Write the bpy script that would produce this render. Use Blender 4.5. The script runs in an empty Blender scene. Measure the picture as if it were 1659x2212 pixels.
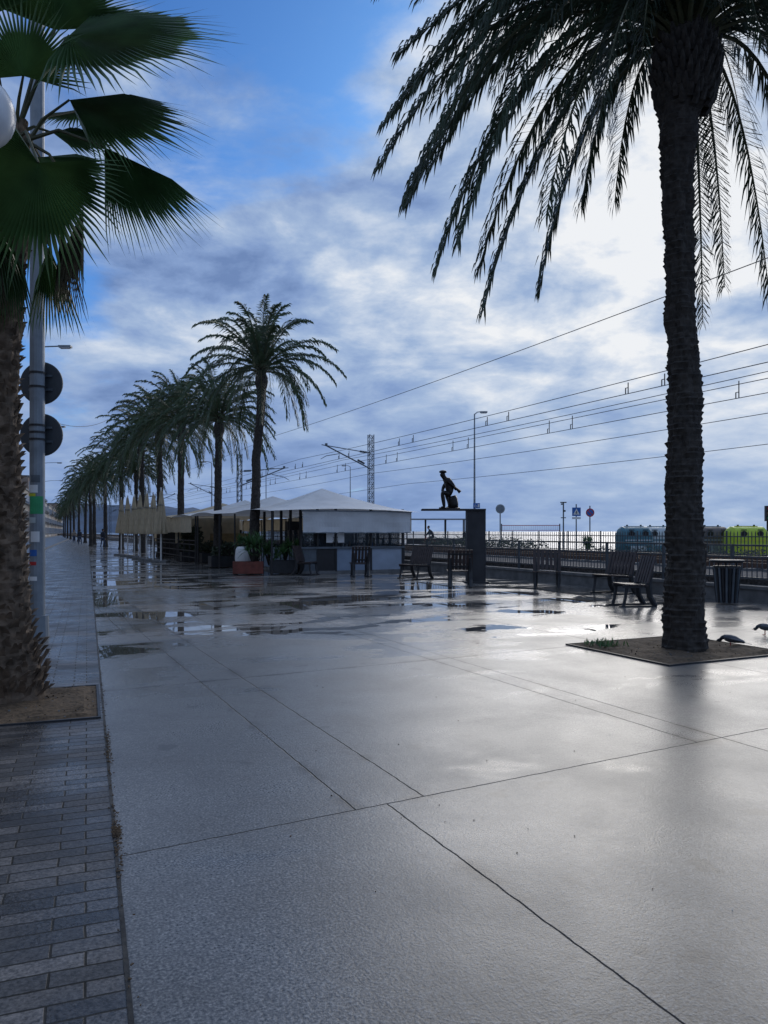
import bpy, bmesh, math, random
from mathutils import Vector, Matrix, noise as mnoise
rad=math.radians
S=bpy.context.scene
TH=rad(25.42)      # heading of the railway / paving grid
TB=rad(21.1)       # heading of the street edge
CT,ST=math.cos(TH),math.sin(TH)
def R(a,b,z=0): return Vector((a*CT-b*ST,a*ST+b*CT,z))
def RB(a,b,z=0): return Vector((a*math.cos(TB)-b*math.sin(TB),a*math.sin(TB)+b*math.cos(TB),z))

# ---------------------------------------------------------------- materials
MATS={}
def mat(name,col,rough=.6,var=.25,scale=6,metal=0,bump=0,trans=0,detail=4,clear=0):
    if name in MATS: return MATS[name]
    m=bpy.data.materials.new(name); m.use_nodes=True
    nt=m.node_tree; N=nt.nodes; L=nt.links
    b=N['Principled BSDF']; b.inputs['Roughness'].default_value=rough; b.inputs['Metallic'].default_value=metal
    tc=N.new('ShaderNodeTexCoord'); no=N.new('ShaderNodeTexNoise'); no.inputs['Scale'].default_value=scale; no.inputs['Detail'].default_value=detail
    L.new(tc.outputs['Object'],no.inputs['Vector'])
    r=N.new('ShaderNodeValToRGB'); r.color_ramp.elements[0].position=.3; r.color_ramp.elements[1].position=.7
    r.color_ramp.elements[0].color=(*[c*(1-var) for c in col],1); r.color_ramp.elements[1].color=(*[min(1,c*(1+var)) for c in col],1)
    L.new(no.outputs['Fac'],r.inputs['Fac']); L.new(r.outputs['Color'],b.inputs['Base Color'])
    if bump:
        bp=N.new('ShaderNodeBump'); bp.inputs['Strength'].default_value=bump; bp.inputs['Distance'].default_value=.02
        L.new(no.outputs['Fac'],bp.inputs['Height']); L.new(bp.outputs['Normal'],b.inputs['Normal'])
    if trans or clear:
        t=N.new('ShaderNodeBsdfTranslucent' if trans else 'ShaderNodeBsdfTransparent')
        if trans: L.new(r.outputs['Color'],t.inputs['Color'])
        mx=N.new('ShaderNodeMixShader'); mx.inputs[0].default_value=trans or clear
        L.new(b.outputs[0],mx.inputs[1]); L.new(t.outputs[0],mx.inputs[2]); L.new(mx.outputs[0],N['Material Output'].inputs['Surface'])
    MATS[name]=m; return m
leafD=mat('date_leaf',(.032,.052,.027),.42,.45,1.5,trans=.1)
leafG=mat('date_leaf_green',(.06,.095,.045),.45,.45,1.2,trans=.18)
fanG=mat('fan_leaf',(.055,.12,.04),.4,.35,3,trans=.33)
fanD=mat('fan_leaf_dead',(.08,.068,.04),.8,.4,5)
rach=mat('rachis',(.08,.085,.04),.6)
bark=mat('palm_bark',(.042,.036,.031),.95,.5,14,bump=.6)
barkB=mat('palm_boots',(.14,.10,.068),.9,.6,9,bump=.5)
wood=mat('bench_wood',(.045,.03,.028),.45,.3,12)
iron=mat('dark_iron',(.022,.024,.028),.5,.3)
steel=mat('galvanised_steel',(.22,.25,.28),.45,.2,5,metal=.3)
steelD=mat('painted_grey_steel',(.10,.12,.14),.5,.2)
fencem=mat('fence_steel',(.07,.08,.09),.5,.2)
bronze=mat('bronze',(.018,.017,.016),.4,.4,10,metal=.5)
corten=mat('plinth_plate',(.028,.028,.032),.6,.3,3)
tarp=mat('white_tarpaulin',(.70,.71,.72),.6,.10,1.5,trans=.15)
beige=mat('beige_canvas',(.56,.47,.33),.85,.15,4,trans=.2)
panel=mat('panel_bluegrey',(.22,.28,.37),.5,.12,2)
panelL=mat('panel_lightgrey',(.33,.39,.48),.5,.12,2)
darkm=mat('dark_frame',(.02,.02,.022),.5,.2)
glass=mat('kiosk_glass',(.03,.045,.06),.06,.3,2,clear=.6)
glassd=mat('window_glass',(.03,.045,.06),.06,.3,2)
ochre=mat('ochre_panel',(.32,.22,.10),.7,.2)
white=mat('white_paint',(.72,.72,.71),.5,.06)
terra=mat('red_planter',(.18,.05,.035),.7,.3,6)
soil=mat('soil',(.105,.07,.04),.95,.5,25,bump=.8,detail=8)
ballast=mat('ballast',(.09,.08,.075),.95,.6,18,bump=1,detail=8)
rust=mat('rusty_rail',(.09,.05,.035),.6,.3)
conc=mat('wall_concrete',(.16,.16,.16),.6,.3,4)
sandm=mat('sand',(.22,.18,.13),.95,.3,2)
shrubm=mat('shrub_leaf',(.045,.06,.034),.7,.5,3)
yuccam=mat('yucca_leaf',(.07,.15,.05),.5,.4,4,trans=.2)
blue=mat('sign_blue',(.02,.12,.42),.4,.05)
red=mat('sign_red',(.45,.03,.03),.4,.05)
signbk=mat('sign_back_grey',(.055,.065,.075),.5,.1)
globem=mat('globe_white',(.7,.72,.75),.25,.04)
greenst=mat('sticker_green',(.03,.3,.12),.6,.2)
yellowst=mat('yellow_paint',(.5,.5,.03),.5,.1)
lime=mat('container_lime',(.42,.55,.03),.4,.1)
teal=mat('container_teal',(.05,.16,.2),.4,.15)
cream=mat('container_cream',(.45,.5,.5),.4,.1)
brownc=mat('container_brown',(.09,.07,.06),.5,.2)
skin=mat('skin',(.35,.2,.14),.6,.1)
cloth=mat('dark_cloth',(.03,.035,.05),.9,.3)
jean=mat('jeans',(.04,.06,.11),.9,.2)
hair=mat('hair',(.02,.015,.012),.8,.2)
pig=mat('pigeon_grey',(.09,.10,.12),.6,.4,20)
pigd=mat('pigeon_dark',(.03,.035,.045),.5,.3,20)
tyre=mat('tyre',(.02,.02,.02),.8,.1)

# ---------------------------------------------------------------- mesh builder
class MB:
    def __init__(s): s.v=[];s.f=[];s.mi=[];s.ms=[];s.x=Matrix()
    def m(s,mt):
        if mt not in s.ms: s.ms.append(mt)
        return s.ms.index(mt)
    def add(s,vs,fs,mt):
        o=len(s.v); s.v+= [s.x@Vector(p) for p in vs]; i=s.m(mt)
        for f in fs: s.f.append([o+k for k in f]); s.mi.append(i)
    def box(s,c,d,mt,rot=None):
        x,y,z=d[0]/2,d[1]/2,d[2]/2
        vs=[Vector((i*x,j*y,k*z)) for i in(-1,1) for j in(-1,1) for k in(-1,1)]
        if rot is not None: vs=[rot@p for p in vs]
        vs=[p+Vector(c) for p in vs]
        s.add(vs,[(0,1,3,2),(4,6,7,5),(0,4,5,1),(2,3,7,6),(0,2,6,4),(1,5,7,3)],mt)
    def loft(s,pts,rs,mt,n=10,cap=True,flat=None,star=0):
        pts=[Vector(p) for p in pts]; vs=[];fs=[]
        up=None
        for i,p in enumerate(pts):
            t=(pts[min(i+1,len(pts)-1)]-pts[max(i-1,0)]).normalized()
            if up is None:
                up=Vector((1,0,0)) if abs(t.x)<.8 else Vector((0,1,0))
            a=(up-t*up.dot(t)).normalized(); up=a; b=t.cross(a)
            r=rs[i] if isinstance(rs,(list,tuple)) else rs
            for k in range(n):
                an=2*math.pi*k/n; rr=r*(1-star*(k%2))
                ry=rr if flat is None else rr*flat
                vs.append(p+a*math.cos(an)*rr+b*math.sin(an)*ry)
        for i in range(len(pts)-1):
            for k in range(n):
                fs.append((i*n+k,i*n+(k+1)%n,(i+1)*n+(k+1)%n,(i+1)*n+k))
        if cap: fs.append(tuple(range(n))[::-1]); fs.append(tuple((len(pts)-1)*n+k for k in range(n)))
        s.add(vs,fs,mt)
    def cyl(s,p,q,r,mt,r2=None,n=10): s.loft([p,q],[r,r if r2 is None else r2],mt,n)
    def ball(s,c,r,mt,n=12,sc=(1,1,1)):
        vs=[];fs=[];h=n//2
        for i in range(h+1):
            ph=math.pi*i/h
            for k in range(n):
                a=2*math.pi*k/n
                vs.append((c[0]+r*sc[0]*math.sin(ph)*math.cos(a),c[1]+r*sc[1]*math.sin(ph)*math.sin(a),c[2]+r*sc[2]*math.cos(ph)))
        for i in range(h):
            for k in range(n): fs.append((i*n+k,(i+1)*n+k,(i+1)*n+(k+1)%n,i*n+(k+1)%n))
        s.add(vs,fs,mt)
    def mesh(s,name,smooth=False):
        me=bpy.data.meshes.new(name); me.from_pydata([tuple(p) for p in s.v],[],s.f)
        for m_ in s.ms: me.materials.append(m_)
        me.polygons.foreach_set('material_index',s.mi)
        if smooth: me.polygons.foreach_set('use_smooth',[True]*len(s.f))
        me.update(); return me
    def done(s,name,loc=(0,0,0),rz=0,smooth=False,bevel=0):
        o=bpy.data.objects.new(name,s.mesh(name,smooth)); o.location=loc; o.rotation_euler=(0,0,rz)
        S.collection.objects.link(o)
        if bevel:
            b=o.modifiers.new('b','BEVEL'); b.width=bevel; b.segments=2; b.limit_method='ANGLE'
        return o
def inst(name,me,loc,rz=0,sc=(1,1,1)):
    o=bpy.data.objects.new(name,me); o.location=loc; o.rotation_euler=(0,0,rz); o.scale=sc; S.collection.objects.link(o); return o

# ---------------------------------------------------------------- node helpers
class NT:
    def __init__(s,nt): s.nt=nt;s.N=nt.nodes;s.L=nt.links
    def set(s,sock,v):
        if isinstance(v,bpy.types.NodeSocket): s.L.new(v,sock)
        else: sock.default_value=v
    def math(s,op,a,b=0,c=0,clamp=False):
        n=s.N.new('ShaderNodeMath'); n.operation=op; n.use_clamp=clamp
        s.set(n.inputs[0],a); s.set(n.inputs[1],b); s.set(n.inputs[2],c); return n.outputs[0]
    def ss(s,v,lo,hi,a=0,b=1):
        n=s.N.new('ShaderNodeMapRange'); n.interpolation_type='SMOOTHSTEP'
        s.set(n.inputs[0],v); n.inputs[1].default_value=lo;n.inputs[2].default_value=hi;n.inputs[3].default_value=a;n.inputs[4].default_value=b
        return n.outputs[0]
    def noise(s,vec,scale,detail=4,rough=.5,dist=0):
        n=s.N.new('ShaderNodeTexNoise'); s.L.new(vec,n.inputs['Vector']); n.inputs['Scale'].default_value=scale
        n.inputs['Detail'].default_value=detail;n.inputs['Roughness'].default_value=rough;n.inputs['Distortion'].default_value=dist
        return n.outputs['Fac']
    def ramp(s,fac,els):
        r=s.N.new('ShaderNodeValToRGB'); s.L.new(fac,r.inputs[0]); e=r.color_ramp.elements
        while len(e)<len(els): e.new(.5)
        for i,(p,c) in enumerate(els): e[i].position=p; e[i].color=(*c,1)
        return r.outputs[0]
    def mix(s,f,a,b,mode='MIX'):
        n=s.N.new('ShaderNodeMix'); n.data_type='RGBA'; n.blend_type=mode
        s.set(n.inputs[0],f)
        for i,v in((6,a),(7,b)):
            if isinstance(v,tuple): n.inputs[i].default_value=(*v,1)
            else: s.L.new(v,n.inputs[i])
        return n.outputs[2]
    def xyz(s,x,y,z=0):
        n=s.N.new('ShaderNodeCombineXYZ'); s.set(n.inputs[0],x); s.set(n.inputs[1],y); s.set(n.inputs[2],z); return n.outputs[0]
    def dot(s,v,d):
        n=s.N.new('ShaderNodeVectorMath'); n.operation='DOT_PRODUCT'; s.L.new(v,n.inputs[0]); n.inputs[1].default_value=d; return n.outputs['Value']

# ---------------------------------------------------------------- world
SUN=Vector((.36,1,.47)).normalized()
w=bpy.data.worlds.new('World'); S.world=w; w.use_nodes=True
n=NT(w.node_tree); bg=n.N['Background']
sky=n.N.new('ShaderNodeTexSky'); sky.sky_type='NISHITA'; sky.sun_disc=False
sky.sun_elevation=math.asin(SUN.z); sky.sun_rotation=math.atan2(SUN.x,SUN.y)
tc=n.N.new('ShaderNodeTexCoord'); D=tc.outputs['Generated']
sp=n.N.new('ShaderNodeSeparateXYZ'); n.L.new(D,sp.inputs[0])
zz=n.math('MAXIMUM',sp.outputs[2],0); zc=n.math('ADD',zz,.24)
P=n.xyz(n.math('DIVIDE',sp.outputs[0],zc),n.math('DIVIDE',sp.outputs[1],zc),3.1)
P2=n.xyz(n.math('DIVIDE',sp.outputs[0],zc),n.math('DIVIDE',sp.outputs[1],zc),7.7)
n1=n.noise(P,2.1,10,.58,.3)
n2=n.noise(P,3.2,11,.58,.2)
n3=n.noise(P2,1.25,5,.5,.3)
n4=n.noise(P2,7.5,9,.6,.3)
def nd(u,z): return tuple(Vector((u,1,z)).normalized())
hole=n.ss(n.dot(D,nd(-.20,.78)),.930,.992)
hole2=n.ss(n.dot(D,nd(-.46,.27)),.990,.9998)
glow=n.ss(n.dot(D,nd(.44,.46)),.86,1.0)
lowf=n.ss(sp.outputs[2],.02,.30,1,0)
cov=n.math('ADD',n1,n.math('MULTIPLY',n3,.3))
cov=n.math('ADD',cov,.085)
cov=n.math('SUBTRACT',cov,n.math('MULTIPLY',hole,.34)); cov=n.math('SUBTRACT',cov,n.math('MULTIPLY',hole2,.24))
cov=n.math('ADD',cov,n.math('MULTIPLY',lowf,.10)); cov=n.math('ADD',cov,n.math('MULTIPLY',glow,.18))
mask=n.ss(cov,.42,.64)
amp=n.ss(sp.outputs[2],.02,.32,.30,1)
br=n.math('MULTIPLY',n.math('SUBTRACT',n2,.5),2.5)
br=n.math('ADD',br,n.math('MULTIPLY',n.math('SUBTRACT',n3,.5),1.1))
br=n.math('ADD',br,n.math('MULTIPLY',n.math('SUBTRACT',n4,.5),.6))
br=n.math('ADD',n.math('MULTIPLY',br,amp),.33)
br=n.math('ADD',br,n.math('MULTIPLY',glow,.42))
warm=n.math('MULTIPLY',n.ss(sp.outputs[2],.12,.20),n.ss(sp.outputs[2],.23,.34,1,0))
wl=n.ss(n.dot(D,nd(-.35,.25)),.88,.99)
br=n.math('ADD',br,n.math('MULTIPLY',n.math('MULTIPLY',warm,wl),.24))
mb=n.math('MULTIPLY',n.ss(sp.outputs[2],.19,.26),n.ss(sp.outputs[2],.27,.36,1,0))
br=n.math('ADD',br,n.math('MULTIPLY',mb,.13))
br=n.math('SUBTRACT',br,n.math('MULTIPLY',n.ss(sp.outputs[2],.0,.26,1,0),.07),0,True)
cc=n.ramp(br,[(0,(1.45,2.3,4.4)),(.25,(2.2,3.25,5.6)),(.5,(3.3,4.4,6.4)),(.75,(5.3,6.1,7.4)),(1,(8.0,8.2,8.5))])
skyc=n.mix(1.0,sky.outputs[0],(.24,.56,1.08),'MULTIPLY')
fin=n.mix(mask,skyc,cc)
n.L.new(fin,bg.inputs[0]); bg.inputs[1].default_value=.108

sl=bpy.data.lights.new('sun','SUN'); sl.energy=.9; sl.angle=rad(38); sl.color=(1,.93,.84)
so=bpy.data.objects.new('sun',sl); so.rotation_euler=SUN.to_track_quat('Z','Y').to_euler(); S.collection.objects.link(so)

# ---------------------------------------------------------------- ground
def sheet(name,x0,x1,y0,y1,z,mt,rz=TH,div=1):
    b=MB(); b.add([(x0,y0,z),(x1,y0,z),(x1,y1,z),(x0,y1,z)],[(0,1,2,3)],mt); return b.done(name,rz=rz)
gm=bpy.data.materials.new('wet_concrete'); gm.use_nodes=True; g=NT(gm.node_tree); pb=g.N['Principled BSDF']
tc=g.N.new('ShaderNodeTexCoord'); O=tc.outputs['Object']
sp=g.N.new('ShaderNodeSeparateXYZ'); g.L.new(O,sp.inputs[0])
wob=g.math('MULTIPLY',g.math('SUBTRACT',g.noise(O,9,4),.5),.02)
A=g.math('ADD',sp.outputs[0],wob); B=g.math('ADD',sp.outputs[1],wob)
Bp=g.math('SUBTRACT',g.math('SUBTRACT',B,g.math('MULTIPLY',A,.065)),3.70)
front=g.math('LESS_THAN',Bp,0)
far=g.math('GREATER_THAN',Bp,7.9)
dt=g.math('ABSOLUTE',g.math('WRAP',Bp,1.95,-1.95))
def dl(x,pen=None):
    d=g.math('ABSOLUTE',g.math('SUBTRACT',A,x))
    return d if pen is None else g.math('ADD',d,pen)
back=g.math('SUBTRACT',1,front)
dm=dt
for x,pen in((1.64,front),(2.07,front),(1.83,back),(4.36,front),(4.62,None),(7.15,None),(9.9,None),(12.4,None)): dm=g.math('MINIMUM',dm,dl(x,pen))
df=g.math('MINIMUM',g.math('ABSOLUTE',g.math('WRAP',A,.7,-.7)),g.math('ABSOLUTE',g.math('WRAP',Bp,.65,-.65)))
dm=g.math('MINIMUM',dm,g.math('ADD',df,g.math('SUBTRACT',1,far)))
joint=g.ss(dm,.002,.006,1,0)
jdirt=g.math('MULTIPLY',g.ss(dm,.0,.10,1,0),g.ss(g.noise(O,1.6,6,.65),.5,.62))
cell=g.N.new('ShaderNodeTexWhiteNoise'); cell.noise_dimensions='2D'
g.L.new(g.xyz(g.math('FLOOR',g.math('DIVIDE',g.math('ADD',A,.7),1.4)),g.math('FLOOR',g.math('DIVIDE',g.math('ADD',Bp,.65),1.3))),cell.inputs[0])
cr=g.math('MULTIPLY',g.math('SUBTRACT',cell.outputs[0],.5),far)
big=g.noise(O,.35,4,.55); mid=g.noise(O,1.1,6,.6,.3); fine=g.noise(O,85,2,.6); med=g.noise(O,24,5,.65)
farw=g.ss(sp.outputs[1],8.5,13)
neg=g.ss(sp.outputs[1],6,9,1,0)
pud=g.math('ADD',g.noise(g.xyz(g.math('MULTIPLY',A,.6),B),.8,5,.55,.4),g.math('MULTIPLY',cr,.19))
pud=g.math('ADD',pud,g.math('MULTIPLY',farw,.10)); pud=g.math('SUBTRACT',pud,g.math('MULTIPLY',neg,.12))
puddle=g.ss(pud,.61,.63)
damp=g.ss(g.math('ADD',pud,g.math('MULTIPLY',g.math('SUBTRACT',big,.5),.4)),.42,.60)
base=g.ramp(big,[(.3,(.14,.134,.125)),(.7,(.21,.20,.185))])
base=g.mix(g.ss(mid,.36,.66,0,.5),base,(.10,.097,.092))
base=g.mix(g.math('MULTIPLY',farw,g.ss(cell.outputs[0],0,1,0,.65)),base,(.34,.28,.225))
spk=g.ramp(fine,[(.28,(.3,.3,.3)),(.5,(1,1,1)),(.7,(2.0,2.0,2.0))]); base=g.mix(1,base,spk,'MULTIPLY')
spk2=g.ramp(med,[(.3,(.72,.72,.72)),(.7,(1.22,1.22,1.22))]); base=g.mix(1,base,spk2,'MULTIPLY')
stain=g.ss(g.noise(O,2.6,3,.4),.67,.70,0,.5)
base=g.mix(stain,base,(.05,.046,.042))
base=g.mix(g.math('MULTIPLY',puddle,.7),base,(.045,.045,.043))
base=g.mix(g.math('MULTIPLY',jdirt,.75),base,(.04,.035,.03))
base=g.mix(joint,base,(.014,.014,.013))
g.L.new(base,pb.inputs['Base Color'])
ro=g.math('ADD',g.ss(damp,0,1,.34,.18),g.math('MULTIPLY',g.math('SUBTRACT',mid,.5),.3))
ro=g.math('ADD',ro,g.math('MULTIPLY',cr,.22)); ro=g.math('ADD',ro,g.math('MULTIPLY',g.math('SUBTRACT',fine,.5),.25)); ro=g.math('MAXIMUM',ro,.14)
ro=g.mix(puddle,g.xyz(ro,ro,ro),(.015,.015,.015)); ro=g.mix(joint,ro,(.9,.9,.9))
g.L.new(ro,pb.inputs['Roughness']); pb.inputs['IOR'].default_value=1.5
bp=g.N.new('ShaderNodeBump'); bp.inputs['Distance'].default_value=.0022
hh=g.math('ADD',g.math('MULTIPLY',fine,.8),g.math('MULTIPLY',med,.9)); hh=g.math('SUBTRACT',hh,g.math('MULTIPLY',joint,3))
g.set(bp.inputs['Height'],hh); g.set(bp.inputs['Strength'],g.math('MULTIPLY',g.math('SUBTRACT',.7,g.math('MULTIPLY',farw,.35)),g.math('SUBTRACT',1,puddle)))
g.L.new(bp.outputs[0],pb.inputs['Normal'])
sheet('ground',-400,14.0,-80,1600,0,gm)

# brick pavement
bm_=bpy.data.materials.new('wet_pavers'); bm_.use_nodes=True; g=NT(bm_.node_tree); pb=g.N['Principled BSDF']
tc=g.N.new('ShaderNodeTexCoord'); O=tc.outputs['Object']
wv=g.N.new('ShaderNodeVectorMath'); wv.operation='MULTIPLY_ADD'
nn_=g.N.new('ShaderNodeTexNoise'); nn_.inputs['Scale'].default_value=5; nn_.inputs['Detail'].default_value=3; g.L.new(O,nn_.inputs['Vector'])
g.L.new(nn_.outputs['Color'],wv.inputs[0]); wv.inputs[1].default_value=(.014,.014,0); g.L.new(O,wv.inputs[2])
br_=g.N.new('ShaderNodeTexBrick'); g.L.new(wv.outputs[0],br_.inputs[0]); br_.inputs['Scale'].default_value=1; br_.inputs['Mortar Size'].default_value=.005
br_.inputs['Brick Width'].default_value=.31; br_.inputs['Row Height'].default_value=.098; br_.inputs['Mortar Smooth'].default_value=.35; br_.inputs['Bias'].default_value=-.3
br_.inputs['Color1'].default_value=(.066,.062,.058,1);br_.inputs['Color2'].default_value=(.20,.18,.16,1);br_.inputs['Mortar'].default_value=(.012,.012,.01,1); br_.offset=.37
c=g.mix(1,br_.outputs[0],g.ramp(g.noise(O,1.3,5),[(.3,(.55,.55,.57)),(.7,(1.25,1.22,1.2))]),'MULTIPLY')
c=g.mix(1,c,g.ramp(g.noise(O,85,2),[(.3,(.45,.45,.45)),(.7,(1.7,1.7,1.7))]),'MULTIPLY')
g.L.new(c,pb.inputs['Base Color'])
g.set(pb.inputs['Roughness'],g.math('ADD',g.ss(g.noise(O,1.7,4),.35,.65,.22,.48),g.math('MULTIPLY',br_.outputs['Fac'],.4)))
bp=g.N.new('ShaderNodeBump'); bp.inputs['Distance'].default_value=.008; bp.inputs['Strength'].default_value=.9
g.set(bp.inputs['Height'],g.math('ADD',g.math('SUBTRACT',1,br_.outputs['Fac']),g.math('MULTIPLY',g.noise(O,30,5,.7),.5))); g.L.new(bp.outputs[0],pb.inputs['Normal'])
sheet('brick_pavement',-3.2,.115,-15,420,.006,bm_,TB)
asph=mat('asphalt',(.05,.05,.052),.4,.3,30)
sheet('road',-9,-3.35,-15,420,.004,asph,TB)
k=MB(); k.box((-3.275,200,.06),(.15,430,.12),conc); k.box((-9.07,200,.06),(.15,430,.12),conc); k.done('kerb',rz=TB)
edge=mat('edge_strip',(.03,.029,.027),.7,.6,14,bump=.5)
k=MB(); 
nn=260
for i in range(nn):
    y0=-2+i*.12; y1=y0+.12; j=lambda y:.004*mnoise.noise(Vector((y*7,1,0)))
    k.add([(.117+j(y0),y0,.008),(.134+j(y0+9),y0,.008),(.134+j(y1+9),y1,.008),(.117+j(y1),y1,.008)],[(0,1,2,3)],edge)
k.add([(.117,-2+nn*.12,.008),(.14,-2+nn*.12,.008),(.14,400,.008),(.117,400,.008)],[(0,1,2,3)],edge)
k.done('drain_edge',rz=TB)
rng=random.Random(4); k=MB()
for i in range(420):
    y=rng.choice([rng.gauss(4.05,.06),rng.gauss(4.0,.25),rng.uniform(2,9),rng.gauss(5.6,.3)]); x=.135+rng.gauss(0,.011); s=rng.uniform(.002,.006)
    r=Matrix.Rotation(rng.random()*6,3,'Z'); k.box((x,y,.012),(s*2.2,s,.004),soil,r)
for i in range(60):
    x=rng.uniform(.4,6);y=rng.uniform(1,9); s=rng.uniform(.002,.006); k.box((x,y,.003),(s*2,s,.003),rng.choice([soil,white,soil]),Matrix.Rotation(rng.random()*6,3,'Z'))
k.done('leaf_litter',rz=TB)

# tree pits
def pit(name,c,wx,wy,rz,edge=True):
    k=MB(); nx=26
    vs=[];fs=[]
    for i in range(nx+1):
        for j in range(nx+1):
            x=(i/nx-.5)*wx;y=(j/nx-.5)*wy
            e=min(i,j,nx-i,nx-j); h=.012+(.03*mnoise.noise(Vector((x*5,y*5,c[0])))+.02 if e>1 else 0)
            vs.append((x,y,max(.009,h)))
    for i in range(nx):
        for j in range(nx): a=i*(nx+1)+j; fs.append((a,a+nx+1,a+nx+2,a+1))
    k.add(vs,fs,soil)
    t=.022
    for sx in(-1,1):
        k.box((sx*(wx/2+t/2),0,.008),(t,wy+2*t,.022),iron if edge else conc); k.box((0,sx*(wy/2+t/2),.008),(wx,t,.022),iron if edge else conc)
    r=random.Random(7)
    for i in range(260):
        x=r.uniform(-.48,.48)*wx;y=r.uniform(-.48,.48)*wy;s=r.uniform(.004,.016)
        k.box((x,y,.028),(s,s*.7,s*.7),r.choice([soil,soil,conc,barkB]),Matrix.Rotation(r.random()*6,3,'X'))
    k.done(name,loc=c,rz=rz,smooth=False)
pit('tree_pit',R(7.55,7.25),2.0,1.75,TH)
pit('tree_pit',RB(-.62,7.25),1.4,1.35,TB)
def tuft(k,c,nn,h,mt,r,spread=.12,w=.012):
    for i in range(nn):
        a=r.random()*6.28;e=r.uniform(.4,1.4);L=h*r.uniform(.5,1); d=Vector((math.cos(a)*math.cos(e),math.sin(a)*math.cos(e),math.sin(e)))
        s=Vector((-math.sin(a),math.cos(a),0))*w; p=Vector(c)+Vector((r.gauss(0,spread),r.gauss(0,spread),0))
        m_=p+d*L*.55; t=p+d*L-Vector((0,0,L*.15*math.cos(e)))
        k.add([p-s*.5,p+s*.5,m_+s,m_-s,t],[(0,1,2,3),(3,2,4)],mt)
r=random.Random(2); k=MB(); tuft(k,(0,0,.02),90,.14,yuccam,r,.09,.010); tuft(k,(-.15,.1,.02),20,.08,yuccam,r,.06,.01); k.done('weeds',loc=R(6.85,7.75))

# ---------------------------------------------------------------- palms
def bez(p0,p1,p2,p3,t):
    u=1-t; return p0*u**3+p1*3*u*u*t+p2*3*u*t*t+p3*t**3
def frond(k,p0,p1,p2,p3,nl,ll,lw,r,mt,rm=rach,rr=.028,sag=.5):
    N=14; pts=[bez(p0,p1,p2,p3,i/N) for i in range(N+1)]
    k.loft(pts,[rr*(1-.85*i/N) for i in range(N+1)],rm,4,False)
    hor=Vector((p3.x-p0.x,p3.y-p0.y,0)); 
    if hor.length<1e-3: hor=Vector((1,0,0))
    side=Vector((-hor.y,hor.x,0)).normalized()
    tw=r.gauss(0,.25)
    for i in range(nl):
        s=.08+.92*(i+r.random()*.6)/nl; s=min(s,1)
        p=bez(p0,p1,p2,p3,s); q=bez(p0,p1,p2,p3,max(0,s-.03)); T=(p-q).normalized()
        sd=(side-T*side.dot(T)).normalized(); Nn=T.cross(sd)
        if Nn.z<0 and abs(T.z)<.9: Nn=-Nn
        sd=(sd+Nn*tw).normalized()
        prof=min(1,.35+s*2.2)*(1-.45*max(0,s-.6)/.4)
        for sg in(-1,1):
            ph=rad(56-30*s+r.gauss(0,7)); 
            d=(T*math.cos(ph)+sd*sg*math.sin(ph)+Nn*(.18+r.gauss(0,.16))).normalized()
            L=ll*prof*r.uniform(.8,1.12); ww=(Nn*.6+T*.6).normalized()*lw*.5
            m_=p+d*L*.5; t=p+(d+Vector((0,0,-sag))).normalized()*L
            k.add([p-ww*.6,p+ww*.6,m_+ww,m_-ww,t],[(0,1,2,3),(3,2,4)],mt)
def frond_ang(k,c,az,t,L,nl,ll,lw,r,mt,**kw):
    et=rad(76-134*t); e0=rad(88-84*t); e1=rad(45-130*t**.55)
    h=Vector((math.cos(az),math.sin(az),0)); Z=Vector((0,0,1))
    def D(e): return h*math.cos(e)+Z*math.sin(e)
    p0=c+h*.12+Z*(.25-.4*t); ch=L*.88; p3=p0+D(et)*ch; p1=p0+D(e0)*L*.42; p2=p3-D(e1)*L*.3
    frond(k,p0,p1,p2,p3,nl,ll,lw,r,mt,**kw)
def trunk(k,path,rads,mt,n=40,m=160,amp=.02,rowh=.11,cols=9,r=None):
    zs=[p[2] for p in path]; vs=[];fs=[]
    def lerp(z,arr):
        for i in range(len(zs)-1):
            if z<=zs[i+1]:
                t=(z-zs[i])/(zs[i+1]-zs[i]); t=t*t*(3-2*t); return arr[i]*(1-t)+arr[i+1]*t
        return arr[-1]
    xs=[p[0] for p in path]; ys=[p[1] for p in path]
    for j in range(m+1):
        z=zs[0]+(zs[-1]-zs[0])*j/m; cx=lerp(z,xs);cy=lerp(z,ys);rr=lerp(z,rads)
        cx+=.012*mnoise.noise(Vector((z*1.3,2,0)))*2; 
        for i in range(n):
            a=2*math.pi*i/n
            u=a/(2*math.pi)*cols+math.floor(z/rowh)*.5; v=z/rowh
            fu=u%1; fv=v%1
            rj=mnoise.cell(Vector((math.floor(u)+.5,math.floor(v)+.5,.5)))
            bump=(1-abs(fu-.5)*1.2)*(fv**1.5)*(.6+.8*rj)
            d=amp*(bump*1.3-.4)+amp*1.3*mnoise.noise(Vector((math.cos(a)*2.2,math.sin(a)*2.2,z*3)))+amp*.7*mnoise.noise(Vector((math.cos(a)*7,math.sin(a)*7,z*14)))
            vs.append((cx+(rr+d)*math.cos(a),cy+(rr+d)*math.sin(a),z))
    for j in range(m):
        for i in range(n): fs.append((j*n+i,j*n+(i+1)%n,(j+1)*n+(i+1)%n,(j+1)*n+i))
    fs.append(tuple(m*n+i for i in range(n)))
    k.add(vs,fs,mt)
r=random.Random(11); k=MB()
trunk(k,[(0,0,-.05),(0,0,.35),(0,0,2.95),(-.06,0,4.7),(-.1,0,5.87),(-.07,0,6.7),(.0,0,7.05),(.03,0,7.6),(.03,0,8.0)],[.29,.25,.205,.175,.19,.235,.37,.33,.15],bark,n=48,m=380,amp=.03,rowh=.075,cols=10)
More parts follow.
